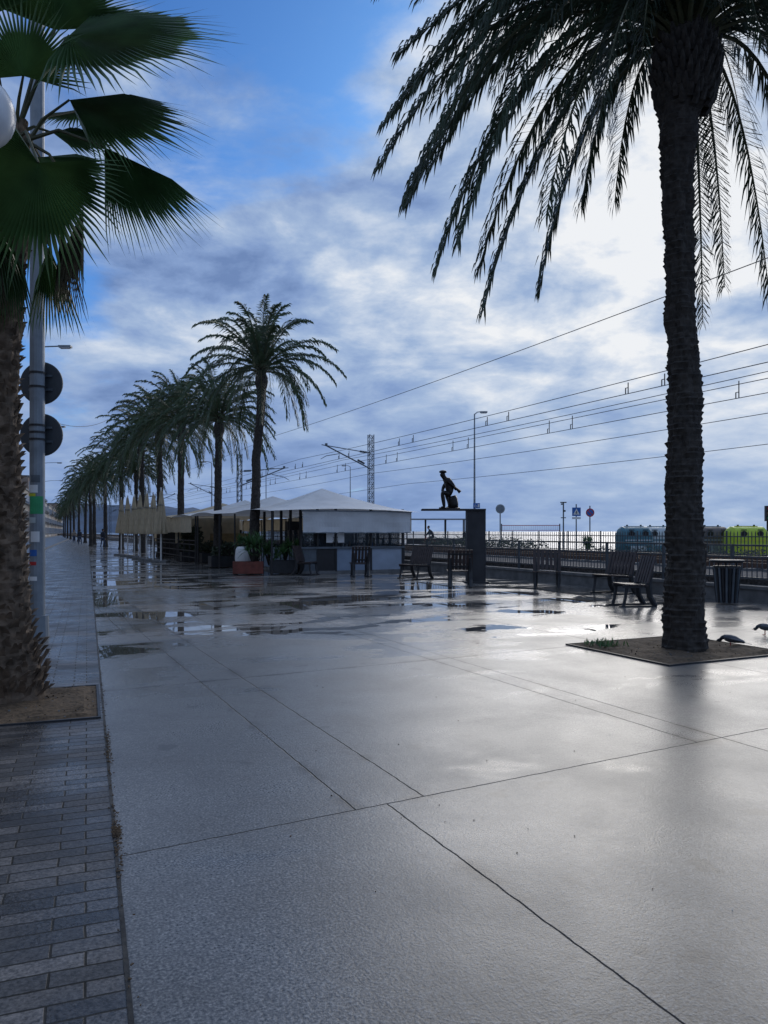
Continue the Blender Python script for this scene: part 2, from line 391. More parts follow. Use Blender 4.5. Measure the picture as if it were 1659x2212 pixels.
for i in range(150):
    a=i*2.4; z=6.75+.9*i/150; rr=.26+.12*math.sin((z-6.7)/1.0*3.1); h=Vector((math.cos(a),math.sin(a),0))
    p=Vector((.0,0,z))+h*(rr-.03); q=r.uniform(.6,1); k.loft([p,p+h*.08*q+Vector((0,0,.10)),p+h*.11*q+Vector((0,0,.22*q))],[.045,.035,.012],bark,4)
C=Vector((.03,0,7.75)); Z=Vector((0,0,1))
def tipfrond(az,dx,dz,lift=.9,end=-78,L=4.6):
    h=Vector((math.cos(rad(az)),math.sin(rad(az)),0)); Rr=abs(dx/math.cos(rad(az)))
    p0=C+h*.15+Z*(-.1); p3=C+h*Rr+Z*dz; p1=p0+h*Rr*.42+Z*lift; e=rad(end); p2=p3-(h*math.cos(e)+Z*math.sin(e))*L*.3
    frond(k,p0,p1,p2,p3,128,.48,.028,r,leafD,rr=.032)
for a in [(176,-3.85,-1.5,1.7,-60),(184,-3.7,-1.1,1.9,-55),(190,-3.55,-2.3,1.4,-68),(168,-3.1,-2.7,1.2,-76),(172,-3.5,-1.9,1.5,-66),(196,-2.95,-2.9,1.0,-74),(160,-2.5,-2.6,1.1,-75),(152,-2.4,-3.1,.8,-76),(204,-2.6,-1.9,1.3,-72),(208,-2.0,-2.7,.9,-78),(142,-1.6,-2.8,.5,-80),(222,-1.5,-1.9,1.1,-78),(235,-1.1,-1.3,1.1,-80),(128,-1.0,-1.6,.9,-80),
          (180,-3.6,-.2,2.0,-40),(188,-3.2,.4,2.1,-25),(170,-3.8,-.75,2.0,-48),(165,-3.2,-1.3,1.8,-58),(195,-3.0,-1.0,1.8,-60),(202,-2.7,-.5,1.9,-50),(158,-2.9,-.3,1.9,-50),
          (110,-.5,-1.5,.8,-82),(255,-.6,-1.1,1.1,-75),(75,.3,-2.7,.2,-84),(280,.25,-1.0,1.0,-75),(60,.7,-3.3,.2,-84),(50,1.0,-2.8,.3,-82),(35,1.6,-3.0,.6,-80),(20,2.2,-2.5,.9,-75),(10,2.8,-2.2,1.0,-70),(-15,2.6,-2.6,.8,-75),(-35,1.6,-2.4,.9,-78),(-55,1.2,-1.8,.9,-78),(0,3.4,-1.4,1.4,-60),(-8,3.6,-.6,1.7,-50)]:
    tipfrond(*a)
for i in range(56):
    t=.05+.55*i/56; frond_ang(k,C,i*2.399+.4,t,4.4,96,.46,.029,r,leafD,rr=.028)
k.done('palm_tree',loc=(3.79,9.69,0),smooth=False)

def datepalm(seed,H,L,mt,nf=62,nl=42,droop=0.0,lean=.1):
    r=random.Random(seed); k=MB()
    trunk(k,[(0,0,-.05),(0,0,.3),(lean*.3,0,H*.5),(lean,0,H-.9),(lean,0,H-.55),(lean,0,H+.1)],[.27,.2,.165,.16,.24,.14],bark,n=16,m=90,amp=.02,rowh=.16,cols=6)
    C=Vector((lean,0,H))
    for i in range(nf):
        t=(i/nf)**(.8) ; t=min(1,droop+(1-droop)*t); az=i*2.399+r.gauss(0,.15)
        Lx=L*r.uniform(.85,1.1)*(.85+.25*min(1,t*2))
        frond_ang(k,C,az,t*1.02,Lx,nl,.36,.045,r,mt,rr=.024)
    return k.mesh('palm_tree')
pA=datepalm(1,7.5,2.85,leafG,58,54,0,.28); pB=datepalm(2,6.6,2.9,leafG,70,44,.06,.1); pC=datepalm(3,7.0,3.0,leafG,66,42,.03,-.1); 
PALMS=[(-4.79,28.3,1.0,pA,.0),(-7.25,33.5,.98,pB,1.2),(-10.58,40,1.03,pC,2.2),(-13.36,46,1.15,pB,3.0),(-16.64,53,1.08,pC,.7),(-22.2,65,1.10,pC,5.0),(-27.16,75,1.06,pB,2.7),(-33.14,88,1.10,pC,1.1),(-38.86,100,1.04,pB,.2),(-44.87,113,1.0,pC,3.6),(-51.6,128,1.0,pB,4.4),(-59.1,145,.98,pC,5.4),(-67.9,165,.95,pB,1.9),(-78.8,190,.9,pC,3.3),(-91.7,220,.9,pB,0.3),
       (-18.9,58.5,.92,pB,1.4),(-30.5,80,.95,pC,.9)]
for (u,vv,sc,me,rz) in PALMS: inst('palm_tree',me,(u,vv,0),rz,(sc,sc,sc))

# near fan palm
def fan(k,hub,D,Nn,Rr,r,spread=115,ns=46,mt=fanG,droop=.22,split=.55):
    D=Vector(D).normalized(); Nn=Vector(Nn); Nn=(Nn-D*Nn.dot(D)).normalized(); Sd=D.cross(Nn); hub=Vector(hub)
    def dr(ph): return D*math.cos(ph)+Sd*math.sin(ph)
    st=2*rad(spread)/ns
    for i in range(ns):
        ph=-rad(spread)+st*(i+.5); L=Rr*(.78+.22*math.cos(ph))*r.uniform(.88,1.07); sp=split*L
        d=dr(ph); a=dr(ph-st*.5); b=dr(ph+st*.5)
        fold=.035*Rr
        m0=hub+a*sp*.98; m1=hub+b*sp*.98; mr=hub+d*sp+Nn*fold
        m0+=Vector((0,0,-.05*L)); m1+=Vector((0,0,-.05*L)); mr+=Vector((0,0,-.05*L))
        k.add([hub,m0,mr,m1],[(0,1,2),(0,2,3)],mt)
        q=hub+d*L*.8+Vector((0,0,-droop*L*.4)); w_=(b-a)*L*.15
        dd=d+Vector((r.gauss(0,.08),r.gauss(0,.08),-droop*r.uniform(.6,2.2)))
        tip=hub+d*L*.75+dd.normalized()*L*.3+Vector((0,0,-droop*L*.3))
        k.add([m0,mr,m1,q+w_+Nn*.0,q-w_,tip],[(0,1,4),(1,3,4),(1,2,3),(4,3,5)],mt)
        if r.random()<.6:
            e=tip+Vector((r.gauss(0,.06),r.gauss(0,.06),-r.uniform(.05,.2))); k.add([q-w_*.2,q-w_*.1,e],[(0,1,2)],fanD)
r=random.Random(5); k=MB(); FX,FY=-3.27,6.75
FP=[(0,0,-.05),(0,0,.2),(-.06,0,.9),(-.10,0,2.6),(-.05,0,3.7),(.03,0,4.3),(.03,0,5.1)]
trunk(k,FP,[.27,.25,.185,.15,.14,.17,.1],barkB,n=40,m=200,amp=.02,rowh=.09,cols=10)
def fpx(z):
    for i in range(len(FP)-1):
        if z<=FP[i+1][2]:
            t=(z-FP[i][2])/(FP[i+1][2]-FP[i][2]); t=t*t*(3-2*t); return FP[i][0]*(1-t)+FP[i+1][0]*t
    return .03
for i in range(680):
    z=.03+4.25*(i/680)**1.15; a=i*2.399+r.gauss(0,.08); base=.25 if z<.15 else (.25-.07*min(1,(z-.15)/.7) if z<.85 else .18-.04*min(1,(z-.85)/2))
    low=max(0,1-z/.8)
    h=Vector((math.cos(a),math.sin(a),0)); sd=Vector((-math.sin(a),math.cos(a),0))
    p=h*(base-.03)+Z*z+Vector((fpx(z),0,0)); wv_=r.uniform(.03,.05); L=r.uniform(.06,.12)*(1+.5*low); out=r.uniform(.015,.04)+.07*low*r.random()
    q=p+h*out+Z*L*.6+sd*r.gauss(0,.01); t=p+h*(out*1.4+r.uniform(0,.025))+Z*L+sd*r.gauss(0,.02)
    th=h*.018
    k.add([p-sd*wv_,p+sd*wv_,q+sd*wv_*.7+th*.5,q-sd*wv_*.7+th*.5,t+sd*wv_*.3+th,t-sd*wv_*.2+th, q+th*-1,t-th],[(0,1,2,3),(3,2,4,5),(5,4,7),(0,3,6),(1,6,2),(3,5,7,6),(2,6,7,4)],barkB)
CR=Vector((.03,0,4.75))
def leaf(x,y,z,D,Nn,Rr,**kw):
    hub=Vector((x-FX,y-FY,z)); c=CR+Vector((0,0,r.uniform(-.15,.25)))
    mid=(c+hub)/2+Z*(.12*(hub-c).length+.03)
    k.loft([c,mid,hub],[.022,.014,.010],rach,5,False)
    fan(k,hub,D,Nn,Rr,r,**kw)
leaf(-2.70,6.6,5.76,(1,-.05,.0),(.05,-.74,.66),1.42,spread=88,droop=.14,ns=54)
leaf(-2.74,6.7,5.26,(.96,.0,-.22),(.2,-.72,.66),1.18,spread=54,droop=.22)
leaf(-2.40,6.6,4.80,(.66,-.1,-.74),(.5,-.8,.3),1.06,spread=36,droop=.22,split=.6)
leaf(-2.72,6.05,4.40,(-.42,-.05,-.9),(.1,-1,.06),.98,spread=125,droop=.12,ns=70,split=.62)
leaf(-3.4,6.4,4.5,(-.6,-.3,-.6),(-.2,-.85,.5),.9,spread=110,droop=.3)
leaf(-2.95,6.9,6.0,(.10,.2,1),(.1,-1,.15),.95,spread=70)
leaf(-3.45,6.6,5.9,(-.5,-.1,.9),(-.1,-1,.3),1.1,spread=90)
leaf(-2.95,7.4,5.55,(.3,.8,.3),(0,-.4,.9),.8,spread=80)
leaf(-3.9,6.5,5.3,(-.9,0,.2),(0,-.3,.9),1.1)
leaf(-3.8,6.9,4.6,(-.8,.1,-.5),(-.4,-.3,.8),1.0)
leaf(-3.4,7.6,5.2,(-.3,.8,.1),(0,-.3,.9),1.0)
leaf(-3.7,6.2,5.0,(-.6,-.6,0),(-.1,-.2,.9),.9)
leaf(-2.95,6.85,5.05,(.7,.2,.05),(.1,-.6,.7),.62,spread=60,droop=.3)
leaf(-3.05,6.5,5.35,(.1,-.2,.9),(.0,-1,.2),.7,spread=95,droop=.2)
for (x,y,z,Rr,sp) in [(-2.60,6.65,4.3,.95,13),(-2.78,6.6,4.05,.75,16),(-2.95,6.75,3.95,.75,25),(-3.15,6.5,3.95,.75,25),(-3.35,6.5,4.0,.75,25),(-3.5,6.8,4.0,.75,25),(-3.05,7.0,4.1,.7,25),(-3.25,6.4,4.1,.7,25)]:
    leaf(x,y,z,(r.gauss(.05,.1),r.gauss(0,.1),-1),(r.gauss(0,.3),-1,0),Rr*.85,spread=sp,ns=16,mt=r.choice([fanD,fanG,fanG]),droop=.5)
k.done('fan_palm_tree',loc=(FX,FY,0))

# ---------------------------------------------------------------- left mast, signs, lamps
k=MB(); k.loft([(0,0,0),(0,0,.3)],[.16,.15],steel,16); k.loft([(0,0,.3),(0,0,12)],[.105,.09],steel,16)
for z0,z1,mm in((1.75,2.0,greenst),(2.05,2.16,white),(1.35,1.5,white),(2.0,2.04,yellowst),(1.62,1.7,cream),(1.15,1.24,blue),(1.02,1.07,red),(2.2,2.3,steelD),(2.9,2.93,steelD),(.8,.86,white)):
    a0=-2.6+random.Random(int(z0*100)).uniform(0,.8); a1=a0+(1.2 if mm is not greenst else 1.9)
    vs=[];N_=8
    for z in(z0,z1):
        for i in range(N_+1):
            a=a0+(a1-a0)*i/N_; vs.append((.107*math.cos(a),.107*math.sin(a),z))
    k.add(vs,[(i,i+1,N_+2+i,N_+1+i) for i in range(N_)],mm)
k.loft([(0,0,2.9),(0,0,2.93)],[.109,.109],darkm,16,False)
for z in(3.55,3.75,2.80,3.0): k.loft([(0,0,z),(0,0,z+.03)],[.112,.112],darkm,16,False)
k.done('lamp_mast',loc=(-4.96,11,0),smooth=False)
for z in(3.65,2.90):
    k=MB(); k.cyl((0,-.01,0),(0,.01,0),.31,signbk,n=40); k.loft([(0,-.02,0),(0,-.01,0)],[.295,.31],signbk,40)
    for dz in(-.1,.1): k.box((0,-.035,dz),(.34,.03,.03),steelD)
    k.done('round_traffic_sign',loc=(-4.97,11.16,z))
def streetlamp(u,v,H,arm,dx=1,rz=0,head=.5):
    k=MB(); k.loft([(0,0,0),(0,0,1),(0,0,H)],[.09,.08,.04],steel,10)
    k.loft([(0,0,H-.05),(dx*arm*.5,0,H+.1),(dx*arm,0,H+.12)],[.035,.03,.03],steel,8)
    k.box((dx*(arm+head/2),0,H+.1),(head,.22,.09),steel); k.box((dx*(arm+head/2),0,H+.04),(head*.8,.17,.04),globem)
    return k.done('street_lamp',loc=(u,v,0),rz=rz,bevel=.01)
streetlamp(-14.2,31,8.85,1.1,1)
streetlamp(-24.9,55,8.9,1.6,1); streetlamp(-37.9,84,8.9,2.2,1); streetlamp(-51,115,9,2.5,1)
streetlamp(5.65,48,8.85,.35,1,head=.45); streetlamp(-3.95,90,9.1,.5,-1); streetlamp(-16.8,75,8.2,.5,-1); streetlamp(-13.5,88,8.6,.5,1)
k=MB(); k.loft([(0,0,0),(0,0,.5),(0,0,3.9)],[.09,.06,.045],iron,12); k.loft([(0,0,3.9),(0,0,4.02)],[.12,.1],iron,12); k.ball((0,0,4.24),.235,globem,28); k.done('globe_street_lamp',loc=(-2.66,5.02,0),smooth=True)

# ---------------------------------------------------------------- wall, fences, railway
k=MB(); k.box((14.15,60,.13),(.3,260,.30),conc); k.box((14.15,60,.315),(.38,260,.07),conc)
k.done('low_wall',rz=TH)
k=MB()
b=-8
while b<120:
    k.box((14.2,b,.78),(.06,.06,.88),fencem)
    b+=2.0
for z in(1.2,.95,.50): k.box((14.2,56,z),(.045,130,.04),fencem)
b=-8
while b<60:
    k.box((14.2,b,.72),(.012,.02,.46),fencem); b+=.125
k.done('railing',rz=TH)
ground2=MB(); ground2.box((19.85,460,.22),(11.1,1100,.5),ballast); ground2.done('ballast_bed',rz=TH)
k=MB()
for c in(18.3,21.6):
    b=-10
    while b<140: k.box((c,b,.50),(2.4,.24,.08),conc); b+=.6
    for s in(-.78,.78): k.box((c+s,200,.60),(.07,460,.14),rust)
k.done('railway_track',rz=TH)
k=MB(); b=-5
while b<110:
    k.box((25.0,b,.85),(.05,.05,1.35),fencem); b+=2.4
for z in(.62,1.3): k.box((25.0,52,z),(.03,116,.04),fencem)
b=-5
while b<110:
    k.box((25.03,b,.88),(.012,.035,1.16),fencem); k.add([(25.03,b-.017,1.46),(25.03,b+.017,1.46),(25.03,b,1.54)],[(0,1,2)],fencem); b+=.16
k.done('palisade_fence',rz=TH)
sheet('beach_path',25.4,33,-80,1600,.15,sandm)
k=MB(); k.add([(33,-80,.146),(33,1600,.146),(75,1600,-1.6),(75,-80,-1.6)],[(0,3,2,1)],sandm); k.done('beach',rz=TH)
sm=bpy.data.materials.new('sea_water'); sm.use_nodes=True; g=NT(sm.node_tree); pb=g.N['Principled BSDF']
pb.inputs['Base Color'].default_value=(.05,.1,.16,1); pb.inputs['Roughness'].default_value=.3
tc=g.N.new('ShaderNodeTexCoord'); bp=g.N.new('ShaderNodeBump'); bp.inputs['Strength'].default_value=.5; bp.inputs['Distance'].default_value=.4
g.set(bp.inputs['Height'],g.noise(tc.outputs['Object'],.35,5)); g.L.new(bp.outputs[0],pb.inputs['Normal'])
sheet('sea',-9000,12000,-9000,14000,-1.5,sm)
def mast(a,b,H,side,arm):
    k=MB(); w_=.17
    for sx in(-1,1):
        for sy in(-1,1): k.box((sx*w_,sy*w_,H/2),(.05,.05,H),steelD)
    z=.4;f=1
    while z<H-.3:
        for s in(-1,1):
            k.loft([(-w_*f,s*w_,z),(w_*f,s*w_,z+.35)],[.018,.018],steelD,4); k.loft([(s*w_,-w_*f,z),(s*w_,w_*f,z+.35)],[.018,.018],steelD,4)
        z+=.35;f=-f
    k.loft([(0,0,H-2.6),(side*arm,0,H-1.0)],[.05,.05],steelD,6); k.loft([(0,0,H-1.4),(side*arm*1.1,0,H-.95)],[.035,.035],steelD,6)
    k.loft([(side*arm*.72,0,H-1.55),(side*arm,0,H-1.75),(side*arm*1.12,0,H-2.0)],[.03,.03,.02],steelD,6)
    k.loft([(side*arm*.15,0,H-2.2),(side*arm*.3,0,H-1.95)],[.08,.08],steelD,8)
    k.loft([(side*arm*.1,0,H-1.35),(side*arm*.25,0,H-1.3)],[.08,.08],steelD,8)
    k.box((side*arm,0,H-.93),(.15,.15,.2),steelD)
    k.box((0,0,.3),(.7,.7,.5),conc)
    k.done('catenary_mast',loc=R(a,b),rz=TH)
mast(24,52.8,8.8,-1,3.6); mast(16.3,61.8,7.8,1,3.8); mast(24,103,8.8,-1,3.4); mast(16.3,112,7.8,1,3.8); mast(24,153,8.8,-1,3.4); mast(16.3,160,7.8,1,3.8)
k=MB()
def wire(a,z,sag=.0,r_=.013,b0=-30,b1=280,ph=0):
    pts=[]
    b=b0
    while b<=b1:
        t=((b-2.8)%50)/50; pts.append((a,b,z-4*sag*t*(1-t)+sag*.6)); b+=2.5
    k.loft(pts,r_,darkm,4,False)
wire(16.3,8.1,.25); wire(18.3,6.58,.22); wire(18.3,6.08,0); wire(21.6,6.65,.2); wire(21.6,6.40,.05); wire(21.6,5.93,0); wire(24,5.75,.2); wire(27,5.05,.2)
for a,z0,z1 in((18.3,6.08,6.45),(21.6,5.93,6.5)):
    b=1
    while b<90:
        for db in(0,1.6):
            k.box((a,b+db,(z0+z1)/2),(.025,.025,z1-z0),darkm); k.box((a,b+db+.12,z0+.1),(.025,.025,.2),darkm); k.box((a,b+db+.06,z0+.2),(.025,.14,.02),darkm)
        b+=8.5
k.done('overhead_wires',rz=TH)
k=MB()
pts=[]
p,q=Vector((-14.2,31,6.3)),Vector((-16.5,46,8.2))
for i in range(11): t=i/10; pts.append(p.lerp(q,t)-Z*(2.0*t*(1-t)))
k.loft(pts,.012,darkm,4,False); k.done('overhead_cable')

# ---------------------------------------------------------------- kiosk (local x=across, y=along)
k=MB(); Wd,Dp=4.0,4.5
k.box((Wd/2,Dp/2,.05),(Wd,Dp,.10),conc)
k.box((Wd/2,Dp-.3,.55),(Wd-.3,.5,.9),darkm); k.box((.7,1.0,.55),(.6,1.2,.85),darkm); k.box((2.6,.5,.84),(2.4,.5,.05),steel)
xs=[0,.62,1.32,2.7,Wd]
for i,(x0,x1) in enumerate(zip(xs[:-1],xs[1:])):
    mm=[steelD,darkm,panel,panelL][i]
    k.box(((x0+x1)/2,.05,.49),(x1-x0-.06,.06,.78),mm)
for x in xs: k.box((x,.04,1.2),(.07,.09,2.25),darkm)
k.box((Wd/2,.03,.92),(Wd+.1,.16,.07),steelD)
for i in range(5):
    k.box((Wd,.5+i*.95,.49),(.06,.85,.78),panel); k.box((Wd,.02+i*1.1,1.2),(.09,.07,2.2),darkm); k.box((0,.5+i*.95,.49),(.06,.85,.78),panel); k.box((0,.07+i*1.1,1.2),(.09,.07,2.2),darkm)
k.box((Wd/2,.10,1.25),(Wd-.1,.02,.6),glass)
k.box((Wd-.1,Dp/2,1.25),(.02,Dp-.3,.6),glass); k.box((.1,Dp/2,1.25),(.02,Dp-.3,.6),glass)
for x in(1.05,1.5): k.box((x,-.03,1.28),(.24,.01,.36),white)
r=random.Random(9)
for i in range(16):
    x=r.uniform(.3,3.8); y=r.uniform(.35,.6) ; k.cyl((x,y,.87),(x,y,1.0+r.random()*.25),.035,r.choice([white,ochre,blue,steel,darkm]),n=6)
for x in(.9,2.1,3.2): k.box((x,3.6,1.45),(.5,.4,.9),darkm if x<3 else steel)
def curtain(x0,y0,x1,y1,z0,z1,mt,nn=28,wv=.02):
    vs=[];fs=[]; d=Vector((x1-x0,y1-y0,0)); nrm=Vector((-d.y,d.x,0)).normalized()
    for i in range(nn+1):
        t=i/nn
        for j in range(5):
            s=j/4; o=wv*(s)*math.sin(t*nn*.8)+wv*.8*mnoise.noise(Vector((t*6,s*3,x0)))
            vs.append(Vector((x0,y0,0))+d*t+nrm*o+Z*(z1+(z0-z1)*s+(.012*math.sin(t*40) if j==4 else 0)))
    for i in range(nn):
        for j in range(4): a=i*5+j; fs.append((a,a+5,a+6,a+1))
    k.add(vs,fs,mt)
curtain(-.05,-.34,Wd+.15,-.34,1.47,2.2,tarp,40,.035); k.box((Wd/2+.05,-.32,2.22),(Wd+.3,.05,.05),steel); k.box((Wd/2+.05,-.33,1.46),(Wd+.2,.035,.035),steel)
curtain(Wd+.2,-.3,Wd+.2,Dp,1.5,2.2,beige)
def canopy(x0,x1,y0,y1,ze,zp,mt,n_=8,cz=.10):
    cx,cy=(x0+x1)/2,(y0+y1)/2; vs=[(cx,cy,zp)];fs=[]
    per=[(x0+(x1-x0)*i/n_,y0) for i in range(n_)]+[(x1,y0+(y1-y0)*i/n_) for i in range(n_)]+[(x1-(x1-x0)*i/n_,y1) for i in range(n_)]+[(x0,y1-(y1-y0)*i/n_) for i in range(n_)]
    M=len(per); sg=[cz*math.sin(math.pi*(i%n_)/n_) for i in range(M)]
    for s in(.12,.3,.5,.75,1):
        for q,(px,py) in enumerate(per):
            vs.append((cx+(px-cx)*s,cy+(py-cy)*s,ze+(zp-ze)*((1-s)**1.35)+sg[q]*s))
    for i in range(M): fs.append((0,1+i,1+(i+1)%M))
    for j in range(4):
        for i in range(M): fs.append((1+j*M+i,1+(j+1)*M+i,1+(j+1)*M+(i+1)%M,1+j*M+(i+1)%M))
    k.add(vs,fs,mt)
canopy(-1.3,Wd+.45,-.55,Dp+.2,2.2,3.15,tarp)
for x in(-1.2,): 
    k.cyl((x,-.45,0),(x,-.45,2.2),.035,darkm,n=8); k.cyl((x,Dp,0),(x,Dp,2.2),.035,darkm,n=8)
k.done('kiosk',loc=R(8.95,25.6),rz=TH)
k=MB()
for i in range(4):
    y0=i*4.6; x0=-2.0 if i<3 else -.8
    canopy(x0,4.3,y0,y0+4.5,2.2,3.05,tarp if i<2 else beige)
    for x in(x0+.3,4.1):
        for y in(y0+.15,y0+4.3): k.cyl((x,y,0),(x,y,2.2),.04,darkm,n=8)
curtain(-1.9,4.7,-1.9,18.6,1.45,2.2,beige,50); curtain(4.1,0,4.1,18.4,1.5,2.2,beige,50); curtain(-1.8,9.2,1.5,9.2,.9,2.2,beige,20); curtain(-1.4,18.5,4.1,18.5,.9,2.2,beige,20)
for y in(3,6,9,12,15):
    for x in(.2,2.4):
        k.box((x,y,.74),(.7,.7,.04),wood); k.cyl((x,y,0),(x,y,.72),.03,darkm,n=8); k.box((x,y,.02),(.4,.4,.03),darkm)
        for s in(-1,1):
            k.box((x+s*.55,y,.45),(.4,.4,.04),darkm); k.box((x+s*.74,y,.68),(.03,.4,.45),darkm)
            for q in(-.17,.17):
                for p in(-.17,.17): k.box((x+s*.55+q,y+p,.22),(.03,.03,.44),darkm)
k.box((1.2,8.9,.75),(2.6,.1,1.3),ochre)
k.box((1.4,17.8,.8),(5,.08,1.6),darkm)
for i in range(11):
    y=4.8+i*1.3; k.box((-1.7,y,.55),(.05,.05,1.1),darkm)
for z in(.3,.6,.9,1.08): k.box((-1.7,11.3,z),(.03,13,.05),darkm)
k.done('cafe_terrace_canopy',loc=R(8.95,30.4),rz=TH)
def planter(name,u,v,wx,wy,h,mt,rz=TH):
    k=MB()
    for s in(-1,1):
        k.box((0,s*(wy/2-.02),h/2+.03),(wx,.04,h),mt); k.box((s*(wx/2-.02),0,h/2+.03),(.04,wy-.084,h),mt)
    k.box((0,0,h-.04),(wx-.09,wy-.09,.06),soil); 
    for sx in(-1,1):
        for sy in(-1,1): k.box((sx*(wx/2-.08),sy*(wy/2-.08),.012),(.08,.08,.03),darkm)
    for i in range(3): k.box((0,-wy/2-.003,.06+h*(i+.5)/3-.03),(wx-.02,.01,h/3-.02),mt)
    k.done(name,loc=(u,v,0),rz=rz)
def yucca(u,v,z,h,seed,heads=3,mt=yuccam,name='yucca_plant',L=.45):
    r=random.Random(seed); k=MB()
    for i in range(heads):
        a=r.random()*6.28; o=Vector((math.cos(a),math.sin(a),0))*r.uniform(.05,.3); hh=h*r.uniform(.45,1)
        k.loft([(0,0,0),o*.5+Z*hh*.5,o+Z*hh],[.035,.03,.03],bark,6)
        for j in range(46):
            az=r.random()*6.28; e=r.uniform(-.3,1.4); d=Vector((math.cos(az)*math.cos(e),math.sin(az)*math.cos(e),math.sin(e))); s=Vector((-math.sin(az),math.cos(az),0))*.022
            p=o+Z*(hh-.08*r.random()); LL=L*r.uniform(.7,1.1); m_=p+d*LL*.5; t=p+d*LL-Z*LL*.22*math.cos(e)
            k.add([p-s*.6,p+s*.6,m_+s,m_-s,t],[(0,1,2,3),(3,2,4)],mt)
    k.done(name,loc=(u,v,z))
planter('planter',-4.75,26.9,1.05,.5,.42,terra,rz=.15); planter('planter',-3.55,27.2,1.0,.5,.45,iron,rz=.15)
yucca(-4.6,26.9,.4,.95,1,5,L=.55); yucca(-4.1,27.4,.3,.7,2,4); yucca(-3.5,27.2,.4,.6,3,4,L=.5); yucca(-3.1,27.3,.4,.8,4,3)
k=MB(); k.loft([(0,0,0),(0,0,.15),(0,0,.5),(0,0,.85),(0,0,.95)],[.18,.24,.33,.30,.24],white,20); k.done('white_vase',loc=(-5.1,28.0,0),smooth=True)
yucca(-5.1,28.0,.9,.3,8,3)
def shrub(name,c,sx,sy,h,nn,seed,mt=shrubm,ls=.07,rz=0):
    r=random.Random(seed); k=MB()
    for i in range(8):
        k.loft([(r.gauss(0,sx*.1),r.gauss(0,sy*.1),0),(r.gauss(0,sx*.3),r.gauss(0,sy*.3),h*.6)],[.03,.015],bark,5)
    for i in range(nn):
        x=r.uniform(-1,1);y=r.uniform(-1,1);zt=r.random()
        top=h*(.75+.35*mnoise.noise(Vector((x*sx*1.3+seed,y*sy*1.3,0))))*(1-.25*(x*x+y*y)/2); z=top*zt**.6
        p=Vector((x*sx,y*sy,z)); d=Vector((r.gauss(0,1),r.gauss(0,1),r.gauss(.3,1))).normalized(); e=d.orthogonal().normalized()*ls*.5*r.uniform(.6,1.2)
        k.add([p-d*ls,p+e,p+d*ls,p-e],[(0,1,2,3)],mt)
    k.done(name,loc=c,rz=rz)
planter('planter',-9.6,38.4,1.1,.6,.45,iron); shrub('potted_shrub',(-9.6,38.4,.4),.5,.35,1.6,700,3,ls=.09)
planter('planter',-10.6,43,1.6,.6,.45,iron); shrub('potted_shrub',(-10.6,43,.4),.7,.3,.9,500,5,ls=.08)
planter('planter',-7.9,36.5,1.6,.6,.45,iron); shrub('potted_shrub',(-7.9,36.5,.4),.7,.3,.8,500,6,ls=.08)
planter('planter',-6.5,32.2,1.6,.6,.45,iron); shrub('potted_shrub',(-6.5,32.2,.4),.7,.3,.75,500,16,ls=.08)
shrub('hedge',R(26.6,42),.7,6.5,1.45,4000,7,ls=.09,rz=TH)
shrub('scrub_bush',R(26.8,24),.7,7,1.1,2200,8,ls=.08,rz=TH)
yucca(11.35,43,.15,.7,21,4,L=.8,name='dwarf_palm')
shrub('round_shrub',(-5.8,56,0),1.0,1.0,4.3,1500,31,ls=.12)

def parasol(u,v,zt,zb,seed):
    r=random.Random(seed); k=MB(); k.cyl((0,0,0),(0,0,zt),.04,white,n=8); k.box((0,0,.05),(.7,.7,.1),conc)
    hs=[0,.05,.25,.5,.75,.95,1]; rr=[.03,.07,.13,.20,.29,.36,.34]
    k.loft([(0.02*math.sin(h*5+seed),0,zt-.03-(zt-zb)*h) for h in hs],rr,beige,20,True,star=.3)
    k.loft([(0,0,zb+(zt-zb)*.62),(0,0,zb+(zt-zb)*.65)],[.18,.17],mat('strap',(.2,.18,.14)),16); k.ball((0,0,zt+.03),.04,white,8)
    k.done('closed_parasol',loc=(u,v,0))
PAR=[(-10.73,37,3.50),(-11.56,38.5,3.36),(-12.35,40,3.47),(-13.32,42,3.52),(-14.28,44,3.51),(-15.33,46,3.55),(-16.40,48,3.52)]
for i,(u,v,t) in enumerate(PAR): parasol(u,v,t+.05,1.42-.03*(i%2),i)

# ---------------------------------------------------------------- benches
def bench(u,v,w_,rz,dep=.46):
    k=MB(); 
    for i in range(6): k.box((0,-dep/2+.04+i*.082,.445-.004*i),(w_,.062,.03),wood)
    rb=Matrix.Rotation(rad(-17),3,'X')
    nsl=max(6,int(w_/.095))
    for i in range(nsl):
        x=-w_/2+.04+(w_-.08)*i/(nsl-1); k.box((x,dep/2+.10,.74),(.074,.028,.56),wood,rb)
    k.box((0,dep/2+.065,.56),(w_-.02,.03,.05),iron,rb); k.box((0,dep/2+.16,.90),(w_-.02,.03,.05),iron,rb)
    for s in(-1,1):
        x=s*(w_/2-.07)
        k.loft([(x,-dep/2+.06,.42),(x,-dep/2+.03,.2),(x,-dep/2-.02,.0)],[.035,.03,.035],iron,6)
        k.loft([(x,dep/2+.14,.8),(x,dep/2+.05,.44),(x,dep/2+.08,.2),(x,dep/2+.2,.0)],[.03,.06,.06,.05],iron,6)
        k.box((x,.02,.405),(.06,dep+.08,.05),iron)
        k.box((x,.06,.015),(.07,dep+.3,.03),iron)
    k.done('park_bench',loc=(u,v,0),rz=rz)
bench(-2.62,26.4,.75,rad(75)); bench(-.82,25.7,.62,rad(190)); bench(.95,24.4,.95,rad(-50)); bench(2.05,20.9,.68,rad(178))
bench(4.3,20.3,.74,rad(-12)); bench(5.5,18.6,.85,rad(-62)); bench(4.95,15.5,.62,rad(-82))
k=MB()
k.loft([(0,0,.04),(0,0,.74)],[.17,.23],iron,20)
